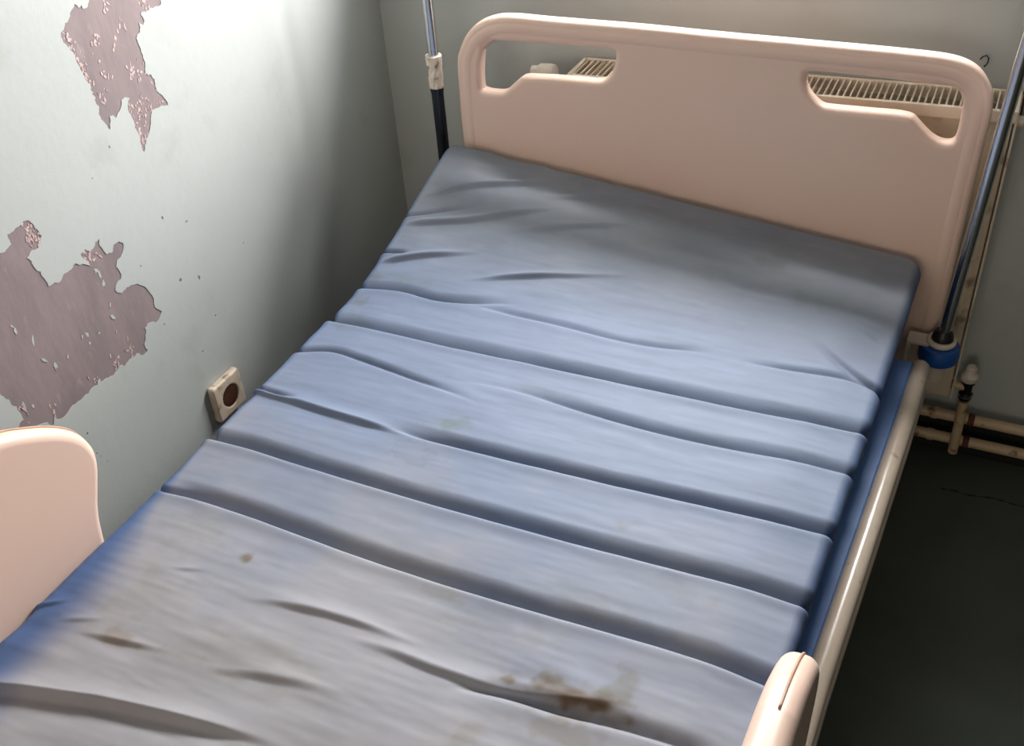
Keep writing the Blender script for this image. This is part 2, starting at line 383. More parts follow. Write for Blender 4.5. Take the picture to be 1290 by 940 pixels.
add_box(bm, XW-.15, FILL_WIN[0], YF-.15, YF, 0, ZC)
add_box(bm, FILL_WIN[1], XR+.15, YF-.15, YF, 0, ZC)
add_box(bm, FILL_WIN[0], FILL_WIN[1], YF-.15, YF, 0, FILL_WIN[2])
add_box(bm, FILL_WIN[0], FILL_WIN[1], YF-.15, YF, FILL_WIN[3], ZC)
tag(obj('wall_front', bm, 'dim_paint'), kind='structure')
tag(obj('baseboard_back', box(XW, XR, YW-.006, YW, 0, 0.088, bevel=0.002), 'lino_dark'), kind='structure')

win = tag(empty('window_1', ((WIN[0]+WIN[1])/2, YW+.12, WIN[2])), kind='structure')
for (a, b, c, d) in ((WIN[0], WIN[0]+.05, WIN[2], WIN[3]), (WIN[1]-.05, WIN[1], WIN[2], WIN[3]),
                     (WIN[0]+.05, WIN[1]-.05, WIN[2], WIN[2]+.05), (WIN[0]+.05, WIN[1]-.05, WIN[3]-.05, WIN[3]),
                     (.45, .49, WIN[2]+.05, WIN[3]-.05)):
    obj('frame_bar', box(a, b, YW+.10, YW+.14, c, d, bevel=.004), 'ceiling', win)

fill_win = tag(empty('added_fill_window', ((FILL_WIN[0]+FILL_WIN[1])/2, YF-.10, FILL_WIN[2])), kind='structure')  # unseen window, added only to frame the fill light
for (a, b, c, d) in ((FILL_WIN[0], FILL_WIN[0]+.05, FILL_WIN[2], FILL_WIN[3]), (FILL_WIN[1]-.05, FILL_WIN[1], FILL_WIN[2], FILL_WIN[3]),
                     (FILL_WIN[0]+.05, FILL_WIN[1]-.05, FILL_WIN[2], FILL_WIN[2]+.05), (FILL_WIN[0]+.05, FILL_WIN[1]-.05, FILL_WIN[3]-.05, FILL_WIN[3]),
                     (.72, .78, FILL_WIN[2]+.05, FILL_WIN[3]-.05)):
    obj('frame_bar', box(a, b, YF-.12, YF-.08, c, d, bevel=.004), 'ceiling', fill_win)

# paint skin with the flaked-off places cut out of it
def pit(c, r, seed):
    rnd = random.Random(seed)
    n = 9; el = rnd.uniform(.6, 1.6)
    return [(c[0]+math.cos(2*PI*k/n)*r*rnd.uniform(.6, 1.2), c[1]+math.sin(2*PI*k/n)*r*el*rnd.uniform(.6, 1.2)) for k in range(n)]
loops = [[(YF, 0), (YW, 0), (YW, ZC), (YF, ZC)], jag(PATCH_UPPER), jag(PATCH_LOWER)]
for i, c in enumerate(PITS):
    loops.append(pit(c, (0.0022, 0.003, 0.0028, 0.002, 0.002)[i % 5] if i < 11 else 0.0014, i))
skin = obj('paint_layer', outline_mesh(loops, PT/2, 0.0, lambda a, b, c: (XW-PT/2+c, a, b)), 'paint', wl)
skin['label'] = 'pale mint paint with two large flaked patches'

def flakes(pts, r, seed0):
    bm = bmesh.new()
    for i, c in enumerate(pts):
        rnd = random.Random(seed0+i)
        n = 10; rr = r*rnd.uniform(.5, 1.3); el = rnd.uniform(.6, 4.0); ang = rnd.uniform(-.6, .6)
        pr = []
        for k in range(n):
            a = 2*PI*k/n; q = rr*rnd.uniform(.45, 1.25)
            u, v = math.cos(a)*q/el**.5, math.sin(a)*q*el**.5
            pr.append((c[0]+u*math.cos(ang)-v*math.sin(ang), c[1]+u*math.sin(ang)+v*math.cos(ang)))
        bot = [bm.verts.new((XW-PT, y, z)) for y, z in pr]
        hgt = .0003+.0005*rnd.random()
        top = [bm.verts.new((XW-PT+hgt, y, z)) for y, z in pr]
        bm.faces.new(top)
        for k in range(n):
            bm.faces.new((bot[k], bot[(k+1) % n], top[(k+1) % n], top[k]))
    return bm
more = []
rnd = random.Random(5)
for c in FLAKES_PINK:
    for _ in range(5):
        more.append((c[0]+rnd.gauss(0, .006), c[1]+rnd.gauss(0, .010)))
tag(obj('primer_flakes', flakes(list(FLAKES_PINK)+more, 0.0025, 100), 'primer', wl), 'pink primer crumbs left along the flaked edges', kind='stuff')
tag(obj('paint_flakes', flakes(FLAKES_WHITE, 0.0045, 500), 'paint', wl), 'small mint paint islands left on bare patch', kind='stuff')

# ---------------------------------------------------------------- mattress
def vnoise(x, y, seed=0):
    rs = np.random.RandomState(seed); T = rs.rand(256, 256)
    xi = np.floor(x).astype(int); yi = np.floor(y).astype(int)
    fx = x-xi; fy = y-yi
    fx = fx*fx*(3-2*fx); fy = fy*fy*(3-2*fy)
    g = lambda a, b: T[a % 256, b % 256]
    return (g(xi, yi)*(1-fx)+g(xi+1, yi)*fx)*(1-fy)+(g(xi, yi+1)*(1-fx)+g(xi+1, yi+1)*fx)*fy
def fbm(x, y, seed=0, o=4):
    s = 0; a = .5; t = 0
    for k in range(o):
        s = s+a*vnoise(x*2**k, y*2**k, seed+k); t += a; a *= .5
    return s/t
def sstep(a, b, x):
    t = np.clip((x-a)/(b-a), 0, 1)
    return t*t*(3-2*t)

ZM, ZB = 0.55, 0.432
MW0, MW1, MY0, MY1 = -0.004, 0.887, -0.72, 1.240
#            kind    depth  head-w  foot-w  end taper (left, right)
CREASES['N3'] = [(0.0, .557), (.045, .551), (.09, .547)]
CREASES['N5'] = [(-.003, .317), (.05, .319), (.10, .321)]
SPEC = {
 'N3': ('seam', .009, .010, .003, .0, .05), 'N5': ('seam', .006, .010, .003, .0, .06),
 'S1': ('seam', .015, .026, .0045, .0, .0), 'S2': ('seam', .010, .020, .0045, .30, .0), 'S3': ('mixed', .014, .021, .0045, .0, .0),
 'S4': ('seam', .016, .023, .0042, .0, .0), 'S5': ('seam', .016, .023, .0045, .08, .0),
 'S6': ('ridge', .008, .024, .012, .0, .15), 'S7': ('seam', .011, .018, .005, .12, .05), 'S7r': ('ridge', .0035, .018, .012, .08, .05),
 'S8': ('ridge', .0035, .016, .011, .10, .10), 'S9': ('ridge', .003, .018, .013, .08, .10), 'S10': ('ridge', .0014, .009, .007, .03, .03),
 'S11': ('ridge', .0014, .009, .007, .03, .03), 'S12': ('ridge', .0018, .010, .008, .06, .06), 'S13': ('ridge', .0025, .008, .005, .0, .03),
 'R1': ('ridge', 0.0053, .012, .010, .04, .14), 'R2': ('ridge', 0.0053, .012, .010, .04, .12), 'R2a': ('seam', .006, .008, .003, .0, .08),
 'R2b': ('ridge', 0.0042, .014, .011, .08, .08), 'R2c': ('ridge', 0.0042, .012, .011, .10, .12), 'R3a': ('seam', .010, .008, .003, .0, .03),
 'R3': ('ridge', 0.0053, .010, .009, .03, .10), 'R4': ('ridge', 0.0049, .012, .010, .10, .16), 'R5': ('seam', .009, .016, .0045, .0, .14),
 'R6': ('seam', .004, .012, .004, .10, .08), 'S0': ('seam', .006, .012, .004, .10, .0), 'R7': ('seam', .008, .010, .008, .08, .0),
 'R8': ('ridge', .0025, .010, .006, .03, .02), 'R9': ('ridge', .0025, .010, .006, .03, .02), 'L1': ('seam', .007, .012, .0045, .0, .14),
 'T1': ('ridge', .002, .012, .010, .03, .08), 'T2': ('ridge', .002, .012, .010, .05, .08),
}
def seam_prof(d, D, w1, w2):
    up = -D*(1-np.clip(d/(1.12*w1), 0, 1))**1.7
    dn = -D*np.exp(-(d/w2)**2)+0.13*D*np.exp(-((d+2.2*w2)/(2.5*w2))**2)
    return np.where(d >= 0, up, dn)
def ridge_prof(d, H, w1, w2):
    up = H*(1-np.clip(d/(1.4*w1), 0, 1))**2
    e = -d/w2
    dn = H*(1-1.5*sstep(0, .9, e)+.5*sstep(.9, 4.5, e))
    return np.where(d >= 0, up, dn)
def crease_field(x, y):
    h = np.zeros_like(x)
    for k, pts in CREASES.items():
        kind, D, w1, w2, tl, tr = SPEC[k]
        sm = np.array(sorted(catmull(pts, 8, False)))
        px, py = sm[:, 0], sm[:, 1]
        yc = np.interp(x, px, py)
        sl = np.interp(x, px, np.gradient(py, px+np.arange(len(px))*1e-9))
        if k in ('S1', 'S2', 'S3', 'S4', 'S5'):
            yc = np.polyval(np.polyfit(np.array(pts)[:, 0], np.array(pts)[:, 1], 4), x)
        yc = yc + 0.0008*(vnoise(x*22, x*0+3.3, hash(len(k)+ord(k[1])) % 97)-.5)
        d = (y-yc)/np.sqrt(1+np.clip(sl, -1.5, 1.5)**2)
        env = np.ones_like(x)
        env = env*(sstep(px[0]-.004, px[0]+tl+.004, x) if tl > 0 or px[0] > .05 else 1)
        env = env*(1-sstep(px[-1]-tr-.004, px[-1]+.004, x) if tr > 0 or px[-1] < .84 else 1)
        if kind == 'mixed':
            q = sstep(.20, .36, x)
            prof = seam_prof(d, D, w1, w2)*q + ridge_prof(d, .005, .016, .011)*(1-q)
        else:
            prof = (seam_prof if kind == 'seam' else ridge_prof)(d, D*(.8+.4*vnoise(x*14, x*0+1.7, 7)), w1, w2)
        h = h+prof*env
    return h
def raise_field(x, y):
    t = np.clip((y-.80)/.42, 0, 1)
    t = t*t*(3-2*t)*.6+.4*t**2
    return .112*t*np.clip(1-x/1.06, 0, 1.05)
def wear_light_color(x, y, side):
    """fading, dirt and painted light on the cover: bluer edges, paler head and foot"""
    S = lambda c: np.array(srgb(*c)[:3])
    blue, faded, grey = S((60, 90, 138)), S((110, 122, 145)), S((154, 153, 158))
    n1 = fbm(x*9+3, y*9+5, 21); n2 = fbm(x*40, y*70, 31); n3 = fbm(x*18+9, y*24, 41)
    g = sstep(.62, .02, y+.35*(n1-.5)+.12*(x-.4))  # soiled grey towards the foot, painted paler to offset the weaker light
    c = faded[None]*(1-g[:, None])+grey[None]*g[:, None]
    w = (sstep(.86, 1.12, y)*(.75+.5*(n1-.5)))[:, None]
    c = c*(1-w)+S((141, 145, 152))[None]*w       # head end painted paler and greyer to lift the headboard's shadow
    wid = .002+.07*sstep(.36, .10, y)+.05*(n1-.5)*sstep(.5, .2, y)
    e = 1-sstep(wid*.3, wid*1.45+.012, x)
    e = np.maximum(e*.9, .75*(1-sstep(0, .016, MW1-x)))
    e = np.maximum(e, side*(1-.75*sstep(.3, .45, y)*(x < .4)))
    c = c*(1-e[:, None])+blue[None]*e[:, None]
    def stain(cx, cy, rx, ry, colr, amt, seed, rough=.9, ring=False):
        nonlocal c
        d = np.sqrt(((x-cx)/rx)**2+((y-cy)/ry)**2)+rough*(fbm(x*55+seed*7, y*55, seed)-.5)*2
        m = 1-sstep(.25, 1.15, d)
        if ring: m = np.maximum(.45*m, np.exp(-((d-.9)/.14)**2))
        m = (m*amt)[:, None]
        c = c*(1-m)+c*np.array(colr)[None]*m
    br, ol, gn = (.50, .36, .22), (.72, .66, .50), (.80, .80, .66)
    stain(.690, .213, .050, .011, br, .95, 3); stain(.710, .222, .030, .010, br, .7, 4); stain(.650, .214, .040, .014, (.66, .5, .34), .75, 5)
    stain(.602, .207, .016, .009, (.62, .48, .32), .9, 6); stain(.640, .226, .018, .008, (.66, .54, .38), .8, 7); stain(.675, .208, .09, .026, (.84, .76, .64), .8, 11)
    stain(.725, .250, .016, .040, ol, .6, 8); stain(.705, .232, .010, .010, (.6, .62, .3), .6, 9)
    stain(.680, .165, .060, .020, (.8, .72, .58), .6, 10); stain(.590, .125, .018, .02, ol, .4, 12)
    stain(.207, .250, .013, .012, (.58, .46, .28), .9, 13); stain(.150, .085, .050, .012, (.74, .64, .5), .7, 14)
    stain(.311, .502, .040, .020, (.86, .86, .82), .7, 15, ring=True); stain(.335, .582, .045, .016, (.78, .80, .62), .7, 16)
    stain(.025, .890, .022, .022, ol, .65, 17); stain(.090, .895, .040, .016, (.85, .84, .7), .6, 18)
    stain(.020, .820, .020, .030, ol, .6, 19); stain(.06, .76, .03, .03, gn, .5, 20)
    stain(.63, .48, .020, .012, ol, .5, 22); stain(.66, 1.115, .035, .016, (.8, .78, .74), .7, 23)
    stain(.11, .26, .05, .04, gn, .35, 24); stain(.12, .15, .05, .05, gn, .35, 25); stain(.47, .294, .03, .012, (.84, .78, .66), .6, 26)
    stain(.74, .40, .05, .02, (.86, .84, .76), .6, 27); stain(.64, .345, .07, .022, (.82, .78, .68), .5, 28); stain(.55, .27, .1, .03, (.88, .84, .74), .5, 29)
    stain(.76, 1.05, .05, .04, (.84, .88, .78), .45, 30); stain(.42, .70, .06, .02, (.88, .86, .76), .4, 33); stain(.3, .12, .1, .04, (.9, .87, .78), .5, 34)
    f = (.93+.14*n2*(.4+.6*n3))[:, None]
    return np.clip(c*f*(.95+.1*n1[:, None]), 0, 1)

def build_mattress():
    r = .016
    arc = [i*(PI/2)/5 for i in range(1, 6)]
    def prof(lo, hi, inner):
        P = []                                     # (position, drop, normal xy, normal z)
        H = ZM-ZB
        for q in (H-.004, H*.75, H*.5, H*.25, r+.004):
            P.append((lo, q, -1, 0))
        for a in reversed(arc):
            P.append((lo+r-r*math.sin(a), r-r*math.cos(a), -math.sin(a), math.cos(a)))
        for v in inner: P.append((v, 0, 0, 1))
        for a in arc:
            P.append((hi-r+r*math.sin(a), r-r*math.cos(a), math.sin(a), math.cos(a)))
        for q in (r+.004, H*.25, H*.5, H*.75, H-.004):
            P.append((hi, q, 1, 0))
        return np.array(P)
    PX = prof(MW0, MW1, np.linspace(MW0+r, MW1-r, 330))
    PY = prof(MY0, MY1, np.concatenate([np.linspace(MY0+r, -.16, 40)[:-1], np.linspace(-.16, MY1-r, 640)]))
    X, Y = np.meshgrid(PX[:, 0], PY[:, 0])
    dX, dY = np.meshgrid(PX[:, 1], PY[:, 1])
    nX, nYi = np.meshgrid(PX[:, 2], PY[:, 2])
    drop = np.maximum(dX, dY)
    nx, ny = nX.copy(), nYi.copy()
    nz = np.sqrt(np.clip(1-np.clip(nx**2+ny**2, 0, 1), 0, 1))
    # round corners in plan
    rc = .035
    def corner(X, Y, cx, cy, sx, sy):
        a = (X-cx)*sx/rc; b = (Y-cy)*sy/rc
        m = (a > 0) & (b > 0)
        L = np.maximum(np.sqrt(a*a+b*b), 1e-9); k = np.maximum(a, b)/L
        return np.where(m, cx+sx*rc*a*k, X), np.where(m, cy+sy*rc*b*k, Y)
    for cx, sx in ((MW0+rc, -1), (MW1-rc, 1)):
        for cy, sy in ((MY0+rc, -1), (MY1-rc, 1)):
            X, Y = corner(X, Y, cx, cy, sx, sy)
    sh = X.shape
    x, y = X.ravel(), Y.ravel()
    h = crease_field(x, y)
    # plump segments, slack and small puckers
    h = h+.0025*(fbm(x*3.1, y*7, 3)-.5)*2+.0009*(fbm(x*6, y*34, 5, 3)-.5)*2*(.35+sstep(.45, .1, y))+.00035*(fbm(x*14, y*80, 9, 2)-.5)*2
    edge = np.minimum(np.minimum(x-MW0, MW1-x), MY1-y)
    top = ZM+raise_field(x, y)
    bow = .006*sstep(.0, .10, edge)-.006
    dr = drop.ravel()
    side = (np.abs(nx.ravel())**2+np.abs(ny.ravel())**2) > .999
    fade = np.clip(1-(dr-r)/.05, .25, 1)
    hh = h*np.where(dr > r, fade, 1)
    zt = top+bow-dr*(top-ZB)/(ZM-ZB)
    P = np.stack([x+hh*nx.ravel(), y+hh*ny.ravel()*.3, zt+hh*nz.ravel()], 1)
    # widen slightly to the head as the cover does
    P[:, 0] += np.where(P[:, 0] > .44, (P[:, 0]-.44)/.45*.024*(np.clip(P[:, 1], 0, 1.25)/1.25-.5), 0)
    P[:, 0] -= np.where(P[:, 0] > .44, 1, -1)*.013*np.clip(dr/(ZM-ZB), 0, 1)*(np.abs(nx.ravel()) > .5)
    C = wear_light_color(x, y, np.clip(dr/.014, 0, 1)*(.35+.65*np.clip(dr/.03, 0, 1)))
    nyy, nxx = sh
    idx = np.arange(nyy*nxx).reshape(sh)
    F = np.stack([idx[:-1, :-1], idx[:-1, 1:], idx[1:, 1:], idx[1:, :-1]], -1).reshape(-1, 4)
    me = bpy.data.meshes.new('mattress')
    me.vertices.add(len(P)); me.vertices.foreach_set('co', P.ravel().astype(np.float32))
    me.loops.add(F.size); me.loops.foreach_set('vertex_index', F.ravel().astype(np.int32))
    me.polygons.add(len(F)); me.polygons.foreach_set('loop_start', (np.arange(len(F))*4).astype(np.int32))
    me.polygons.foreach_set('loop_total', np.full(len(F), 4, np.int32))
    me.update(calc_edges=True); me.validate()
    at = me.attributes.new('wear_light', 'FLOAT_COLOR', 'POINT')
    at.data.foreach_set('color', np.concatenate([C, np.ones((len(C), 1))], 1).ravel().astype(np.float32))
    return me
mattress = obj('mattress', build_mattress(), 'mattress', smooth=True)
tag(mattress, 'pale blue stained hospital mattress with deep cross folds lying on the bed', 'mattress')

# ---------------------------------------------------------------- hospital bed
bed = empty('hospital_bed', (0.45, 0.3, 0.0))
tag(bed, 'hospital bed with peach plastic headboard and side rails in the room corner', 'bed')
HY = 1.25
HB = [(.0175, .62), (.0165, .70)]+[(x+.002, z) for x, z in HB_OUT[2:-3]]+[(.948, .76), (.9465, .70), (.945, .62)]
hbo = [(.0195, .33)]+catmull(HB, 6, False)+[(.941, .33)]
inner_l = catmull(HOLE_LEFT, 6); inner_r = catmull(HOLE_RIGHT, 6)
me = outline_mesh([hbo, inner_l, inner_r], .015, .011, lambda a, b, c: (a, HY+.017-c, b), res=5)
bm = bmesh.new(); bm.from_mesh(me)
path = hbo
cx_, cz_ = .478, .55
def inset(path, d):
    out = []
    for i, p in enumerate(path):
        a, b = Vector(path[max(i-1, 0)]), Vector(path[min(i+1, len(path)-1)])
        t = (b-a).normalized()
        out.append((p[0]+t.y*d, p[1]-t.x*d))
    return out
rim = inset(path, .021)
add_tube(bm, [(x, HY+.019, z) for x, z in rim], .0215, seg=24, squash=(1, .88, 1))
headboard = obj('headboard', bm, 'plastic', bed, angle=40, wn=True)

# folding side rails at the foot end, one on each side
prof_top = PANEL[:]
rail_loop = catmull([(.215, .50), (.205, .462), (.16, .455), (-.60, .455), (-.68, .50), (-.70, .60), (-.66, .72), (-.58, .79), (-.40, .815), (-.10, .815), (.03, .803)], 6, False)[:-1] + \
    catmull(PANEL, 10, False)
for name, x, lab in (('side_rail', -.022, 'peach moulded side rail at the wall side'), ('side_rail', .9015, 'peach moulded side rail at the open side')):
    xx = x
    me = outline_mesh([rail_loop], .0185, .0145, (lambda xx: lambda a, b, c: (xx+c, a, b))(xx), res=5)
    rl = obj('side_rail', me, 'plastic', bed, angle=40, wn=True)
    rl['label'] = lab
    seam = [(xx+(.0012 if xx > .5 else 0), a+.0006, b+.0006) for a, b in catmull(PANEL, 6, False)]
    obj('parting_seam', tube(seam, .0014, seg=6), 'parting', rl, smooth=True)
    for yy in (.10, -.45):
        obj('rail_hinge', box(xx-.012, xx+.012, yy-.02, yy+.02, .38, .47, bevel=.003), 'beige_metal', rl)

tp = [(.9285, 1.118, .432), (.9285, 1.108, .433), (.9255, .95, .437), (.917, .70, .440), (.906, .42, .441), (.903, .20, .440), (.903, -.68, .440)]
obj('rail_tube', tube([(x, y, z) for x, y, z in tp], [.010, .0152, .0152, .0152, .0152, .0152, .0152]), 'beige_metal', bed, smooth=True)
obj('lower_rail_tube', tube([(x+.010, y-.01, z-.035) for x, y, z in tp[1:]], .007, seg=12), 'beige_metal', bed, smooth=True)
bm = bmesh.new()
edge = [(.9155, 1.10), (.9125, .95), (.904, .70), (.893, .42), (.890, .20), (.890, -.70)]
lv = [[bm.verts.new((x0, y, z)) for x0, z in ((.874, .39), (.874, .4445), (x-.003, .4465), (x, .444), (x, .39))] for x, y in edge]
for a, b in zip(lv, lv[1:]):
    for k in range(5):
        bm.faces.new((a[k], a[(k+1) % 5], b[(k+1) % 5], b[k]))
bm.faces.new(lv[0]); bm.faces.new(list(reversed(lv[-1])))
obj('side_board', bm, 'board_blue', bed)
obj('mattress_platform', box(.02, .872, -.70, 1.20, .395, .430, bevel=.004), 'board_blue', bed)
for x in (.10, .78):
    obj('frame_bar', box(x, x+.04, -.70, 1.24, .33, .395, bevel=.003), 'beige_metal', bed)
for y in (-.62, 1.05):
    obj('cross_bar', box(.14, .78, y, y+.04, .335, .385, bevel=.003), 'beige_metal', bed)
for x in (.12, .76):
    for y in (-.60, 1.06):
        lg = obj('leg', box(x-.02, x+.02, y-.02, y+.02, .10, .34, bevel=.003), 'beige_metal', bed)
        obj('caster', lathe([(.0, -.014), (.044, -.014), (.050, -.008), (.050, .008), (.044, .014), (.0, .014)], (x, y, .050), 'x'), 'black_rubber', lg, angle=40)

def bumper(x, y, z, sgn):
    b = obj('corner_bumper', lathe([(.014, -.020), (.027, -.020), (.033, -.015), (.0345, -.008), (.0345, .006), (.032, .013), (.024, .0155), (.014, .0155)], (x, y, z)), 'bumper_blue', bed, angle=35)
    b['label'] = 'blue plastic bumper wheel'
    obj('collar_ring', lathe([(.0125, .0), (.0225, .0), (.025, .003), (.025, .007), (.0225, .010), (.016, .010), (.0145, .005), (.0125, .005)], (x, y, z+.0165)), 'ring', b, angle=35)
    obj('socket_tube', lathe([(.0125, -.055), (.017, -.055), (.017, -.02), (.0125, -.02)], (x, y, z)), 'beige_metal', b, angle=35)
    x0, x1 = (x-.055, x-.018) if sgn > 0 else (x+.018, x+.055)
    bm = bmesh.new()
    add_box(bm, min(x0, x1), max(x0, x1), y-.016, y+.016, z+.014, z+.020, bevel=.001)
    add_box(bm, (x0 if sgn > 0 else x1-.006), (x0+.006 if sgn > 0 else x1), y-.016, y+.016, z-.05, z+.014, bevel=.001)
    obj('bracket', bm, 'ring', b)
BX, BY, BZ = .950, 1.212, .402
bumper(BX, BY, BZ, 1)
bumper(-.025, 1.250, .400, -1)

# ---------------------------------------------------------------- drip poles
tx = math.tan(R(2.6))
pole = empty('drip_pole', (BX, BY, BZ))
tag(pole, 'bare chrome drip pole standing in the blue bumper by the radiator', 'pole', 'drip poles at the bed head')
pp = lambda z: (BX+(z-BZ)*tx, BY, z)
obj('upright', tube([pp(BZ-.05), pp(1.75)], .0100, seg=24), 'chrome', pole, angle=40)
obj('cap_ring', lathe([(.0105, 0), (.0185, 0), (.0185, .006), (.0165, .016), (.0125, .022), (.0107, .022)], (BX+.0008, BY, BZ+.022)), 'black_rubber', pole, angle=40)
hk = bmesh.new()
for s in (-1, 1):
    a = pp(1.74)
    add_tube(hk, [a, (a[0]+s*.05, a[1], 1.745), (a[0]+s*.10, a[1], 1.74), (a[0]+s*.115, a[1], 1.76), (a[0]+s*.11, a[1], 1.785)], .004, seg=10)
obj('hook', hk, 'chrome', pole, smooth=True)

px, py = -.025, 1.25
pole2 = empty('drip_pole', (px, py, .40))
tag(pole2, 'drip pole bandaged with yellowed tape, standing in the wall corner', 'pole', 'drip poles at the bed head')
obj('lower_tube', tube([(px, py, .29), (px, py, .778)], .0118, seg=24), 'dark_steel', pole2, angle=40)
obj('upper_tube', tube([(px, py, .778), (px, py, 1.75)], .0100, seg=24), 'chrome', pole2, angle=40)
obj('sleeve', lathe([(.0112, 0), (.0128, 0), (.0128, .012), (.0112, .012)], (px, py, .748)), 'dark_steel', pole2, angle=40)
bm = lathe([(.0120, .756), (.0142, .7565), (.0136, .768), (.0145, .781), (.0138, .792), (.0152, .803), (.0156, .818), (.0128, .8185)], (px, py, 0), seg=18)
for v in bm.verts:
    k = math.sin(v.co.z*900+v.co.x*700)*.0009
    v.co.x += k; v.co.y -= k
obj('tape_wrap', bm, 'tape', pole2)['label'] = 'yellowed tape wrapped round the joint'
hk = bmesh.new()
for s in (-1, 1):
    add_tube(hk, [(px, py, 1.74), (px+s*.05, py, 1.745), (px+s*.10, py, 1.74), (px+s*.115, py, 1.76), (px+s*.11, py, 1.785)], .004, seg=10)
obj('hook', hk, 'chrome', pole2, smooth=True)

# ---------------------------------------------------------------- radiator
RX0, RX1, RY0, RY1, RZ0, RZ1 = .205, .987, 1.343, 1.432, .19, .787
rad = empty('radiator', ((RX0+RX1)/2, 1.39, RZ0))
tag(rad, 'cream stained panel radiator with top grille on the wall behind the headboard', 'radiator')
bm = bmesh.new()
n = 22; w = (RX1-RX0-.01)/n
xs = []
for i in range(n):
    x0 = RX0+.005+i*w
    xs += [(x0, 0), (x0+w*.12, 0), (x0+w*.28, .006), (x0+w*.72, .006), (x0+w*.88, 0)]
xs.append((RX1-.005, 0))
zz = [(RZ0, .006), (RZ0+.012, .0), (RZ0+.045, 0), (RZ0+.065, 1), (RZ1-.075, 1), (RZ1-.055, 0), (RZ1-.018, 0)]
grid = []
for z, k in zz:
    grid.append([bm.verts.new((x, RY0+.012-(d*k if k in (0, 1) else 0)+(k if k not in (0, 1) else 0), z)) for x, d in xs])
for a, b in zip(grid, grid[1:]):
    for k in range(len(xs)-1):
        bm.faces.new((a[k], a[k+1], b[k+1], b[k]))
obj('front_panel', bm, 'radiator', rad, angle=50)
obj('back_panel', box(RX0+.004, RX1-.004, RY1-.008, RY1, RZ0, RZ1-.02, bevel=.002), 'radiator', rad)
obj('convector_core', box(RX0+.012, RX1-.012, RY0+.022, RY1-.012, RZ0+.05, RZ1-.045, bevel=.001), 'fin', rad)
bm = bmesh.new()
nf = 46
for i in range(nf):
    x = RX0+.02+(RX1-RX0-.04)*i/(nf-1)
    add_box(bm, x-.0006, x+.0006, RY0+.020, RY1-.009, RZ0+.06, RZ1-.032)
tag(obj('convector_fins', bm, 'fin', rad), 'dark brown fins inside, slot shade in their colour', kind='stuff')
bm = bmesh.new()
add_box(bm, RX0, RX1, RY0-.002, RY0+.006, RZ1-.020, RZ1+.001, bevel=.002)
add_box(bm, RX0, RX1, RY1-.006, RY1+.002, RZ1-.020, RZ1+.001, bevel=.002)
add_box(bm, RX0, RX0+.008, RY0, RY1, RZ1-.010, RZ1+.001, bevel=.001)
add_box(bm, RX1-.008, RX1, RY0, RY1, RZ1-.010, RZ1+.001, bevel=.001)
obj('grille_frame', bm, 'grille', rad)
bar_mesh = None
nb = 70
for i in range(nb):
    x = RX0+.012+(RX1-RX0-.024)*i/(nb-1)
    if bar_mesh is None:
        b = obj('grille_bar', box(-.0014, .0014, RY0+.004, RY1-.004, RZ1-.007, RZ1, bevel=.0005, seg=1), 'grille', rad)
        bar_mesh = b.data
    else:
        b = obj('grille_bar', bar_mesh, None, rad)
    b.location = (x, 0, 0)
for x0, x1 in ((RX0-.002, RX0+.002), (RX1-.002, RX1+.002)):
    bm = bmesh.new()
    add_box(bm, x0, x1, RY0, RY0+.030, RZ0+.01, RZ1-.004, bevel=.001)
    add_box(bm, x0, x1, RY0+.036, RY0+.060, RZ0+.01, RZ1-.004, bevel=.001)
    add_box(bm, x0, x1, RY0+.066, RY1, RZ0+.01, RZ1-.004, bevel=.001)
    add_box(bm, min(x0, x1)+.001, max(x0, x1)-.001, RY0+.028, RY0+.070, RZ0+.02, RZ1-.012)
    obj('side_panel', bm, 'radiator', rad)
obj('vent_plug', lathe([(0, 0), (.010, 0), (.010, .010), (.007, .012), (.007, .020), (.004, .022), (0, .022)], (RX1+.001, RY0+.045, RZ1-.035), 'x', seg=16), 'white_plastic', rad, angle=40)
obj('wall_bracket', box(RX1-.004, RX1+.006, RY1-.004, YW, RZ1-.055, RZ1-.005, bevel=.001), 'rust', rad)
# upper left valve
v = obj('valve', tube([(RX0, 1.388, .757), (.170, 1.388, .757), (.166, 1.388, .757)], .009, seg=14), 'rust', rad, smooth=False)
obj('valve_knob', lathe([(0, -.024), (.013, -.024), (.017, -.018), (.018, .000), (.016, .012), (.011, .016), (0, .017)], (.150, 1.385, .770), 'x', seg=18), 'white_plastic', v, angle=40)
obj('valve_nut', lathe([(0, -.008), (.012, -.008), (.013, 0), (.012, .008), (0, .008)], (.122, 1.385, .770), 'x', seg=8), 'white_plastic', v)
obj('riser_pipe', tube([(.132, 1.39, .742), (.108, 1.39, .738), (.100, 1.39, .720), (.100, 1.39, .10)], .007, seg=12), 'rust', rad, smooth=True)
# lower right valve
v = obj('valve', tube([(RX1-.03, 1.385, .205), (RX1+.022, 1.385, .205)], .009, seg=14), 'pipe', rad, angle=40)
obj('valve_body', lathe([(0, -.030), (.011, -.030), (.013, -.026), (.013, -.016), (.010, -.014), (.010, .008), (.013, .010), (.013, .016), (0, .016)], (1.012, 1.385, .205), seg=16), 'dark_steel', v, angle=35)
obj('valve_ring', lathe([(0, 0), (.0142, 0), (.0142, .006), (0, .006)], (1.012, 1.385, .183), seg=16), 'chrome', v, angle=35)
obj('valve_cap', lathe([(0, 0), (.014, 0), (.0165, .004), (.0165, .012), (.012, .017), (.0105, .022), (.0105, .030), (.008, .033), (0, .034)], (1.012, 1.385, .221), seg=18), 'white_plastic', v, angle=35)
obj('riser_pipe', tube([(1.012, 1.382, .178), (1.013, 1.378, .13), (1.014, 1.376, .052)], .0095, seg=16), 'pipe', rad, angle=40)

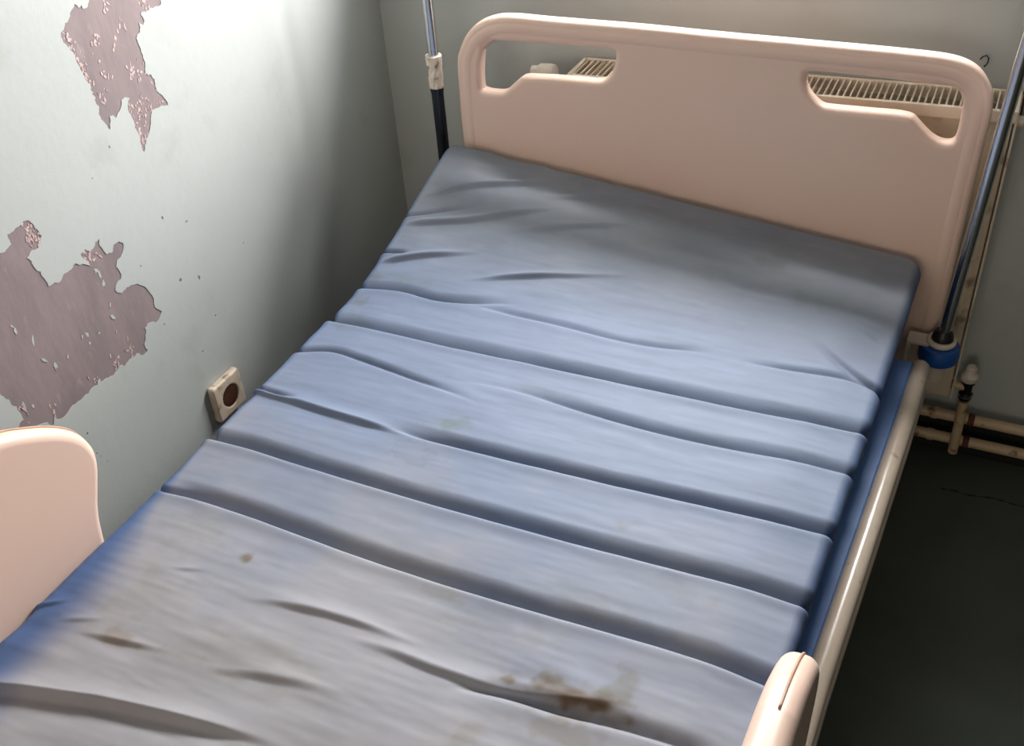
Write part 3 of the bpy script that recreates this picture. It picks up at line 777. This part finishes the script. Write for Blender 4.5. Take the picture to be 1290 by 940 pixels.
# the whole radiator hangs a little crooked, its left end lower
done = set()
def crooked(o, off):
    if o.name.startswith('grille_bar'):
        o.location.z += .030*(o.location.x-.78)
    elif o.type == 'MESH' and o.data.name not in done:
        done.add(o.data.name)
        for v in o.data.vertices:
            v.co.z += .030*(v.co.x-.78)*(1 if v.co.z > .16 else 0)
    for c in o.children: crooked(c, off)
for c in rad.children:
    if not c.name.startswith('riser'): crooked(c, 0)

# ---------------------------------------------------------------- heating pipes along the wall
for z, lab in ((.121, 'upper of the two stained heating pipes running along the wall base'), (.064, 'lower of the two stained heating pipes, nearest the floor')):
    p = obj('heating_pipe', tube([(XW+.01, 1.402, z), (2.6, 1.402, z)], .0110, seg=18), 'pipe', None, angle=40)
    tag(p, lab, 'pipe', 'heating pipes at the wall base')
    for x, m in ((1.034, 'rust'), (.965, 'pipe'), (.90, 'pipe')):
        obj('pipe_joint', lathe([(.0112, -.006), (.0128, -.006), (.0128, .006), (.0112, .006)], (x, 1.402, z), 'x', seg=18), m, p, angle=40)
    obj('pipe_clip', box(1.30, 1.315, 1.402, YW, z-.006, z+.006), 'pipe', p)

# ---------------------------------------------------------------- wall socket
sy, sz, hw = .731, .332, .0395
sock = empty('wall_socket', (XW, sy, sz))
tag(sock, 'yellowed square single wall socket with round brown recess above the mattress edge', 'socket')
cyc, czc = sy+.002, sz-.002
def rsq(h, r, n=5):
    return [(cx+math.cos(a0+k*PI/2/n)*r, cz+math.sin(a0+k*PI/2/n)*r) for cx, cz, a0 in ((h-r, h-r, 0), (r-h, h-r, PI/2), (r-h, r-h, PI), (h-r, r-h, 1.5*PI)) for k in range(n+1)]
circ = [(cyc-sy+.0215*math.cos(2*PI*k/36), czc-sz+.0215*math.sin(2*PI*k/36)) for k in range(36)]
me = outline_mesh([rsq(hw, .006), circ], .008, .0045, lambda a, b, c: (XW+.008+c, sy+a, sz+b), res=3)
plate = obj('cover_plate', me, 'socket', sock, angle=35, wn=True)
obj('socket_well', lathe([(0, .003), (.0205, .003), (.0216, .0145)], (XW, cyc, czc), 'x', seg=36), 'socket_well', sock, angle=35)
for s in (-1, 1):
    obj('pin_hole', lathe([(0, .0), (.0028, .0), (.0028, .0004), (0, .0004)], (XW+.0032, cyc+s*.0095, czc), 'x', seg=12), 'black_rubber', sock)
    obj('earth_clip', box(XW+.003, XW+.0130, cyc-.003, cyc+.003, czc+s*.0185-.001, czc+s*.0185+.001), 'chrome', sock)
obj('screw', lathe([(0, 0), (.0034, 0), (.003, .001), (0, .0012)], (XW+.0032, cyc, czc), 'x', seg=12), 'dark_steel', sock)

# ---------------------------------------------------------------- wire hook on the back wall
h = obj('wire_hook', tube([(x, y, z) for x, y, z in ((.919, YW, .8245), (.920, YW-.008, .826), (.924, YW-.011, .834), (.924, YW-.011, .842), (.920, YW-.010, .846), (.914, YW-.008, .842), (.911, YW-.007, .837))], .0011, seg=8), 'dark_steel', None, smooth=True)
tag(h, 'small bent wire hook stuck in the wall above the radiator end', 'hook')
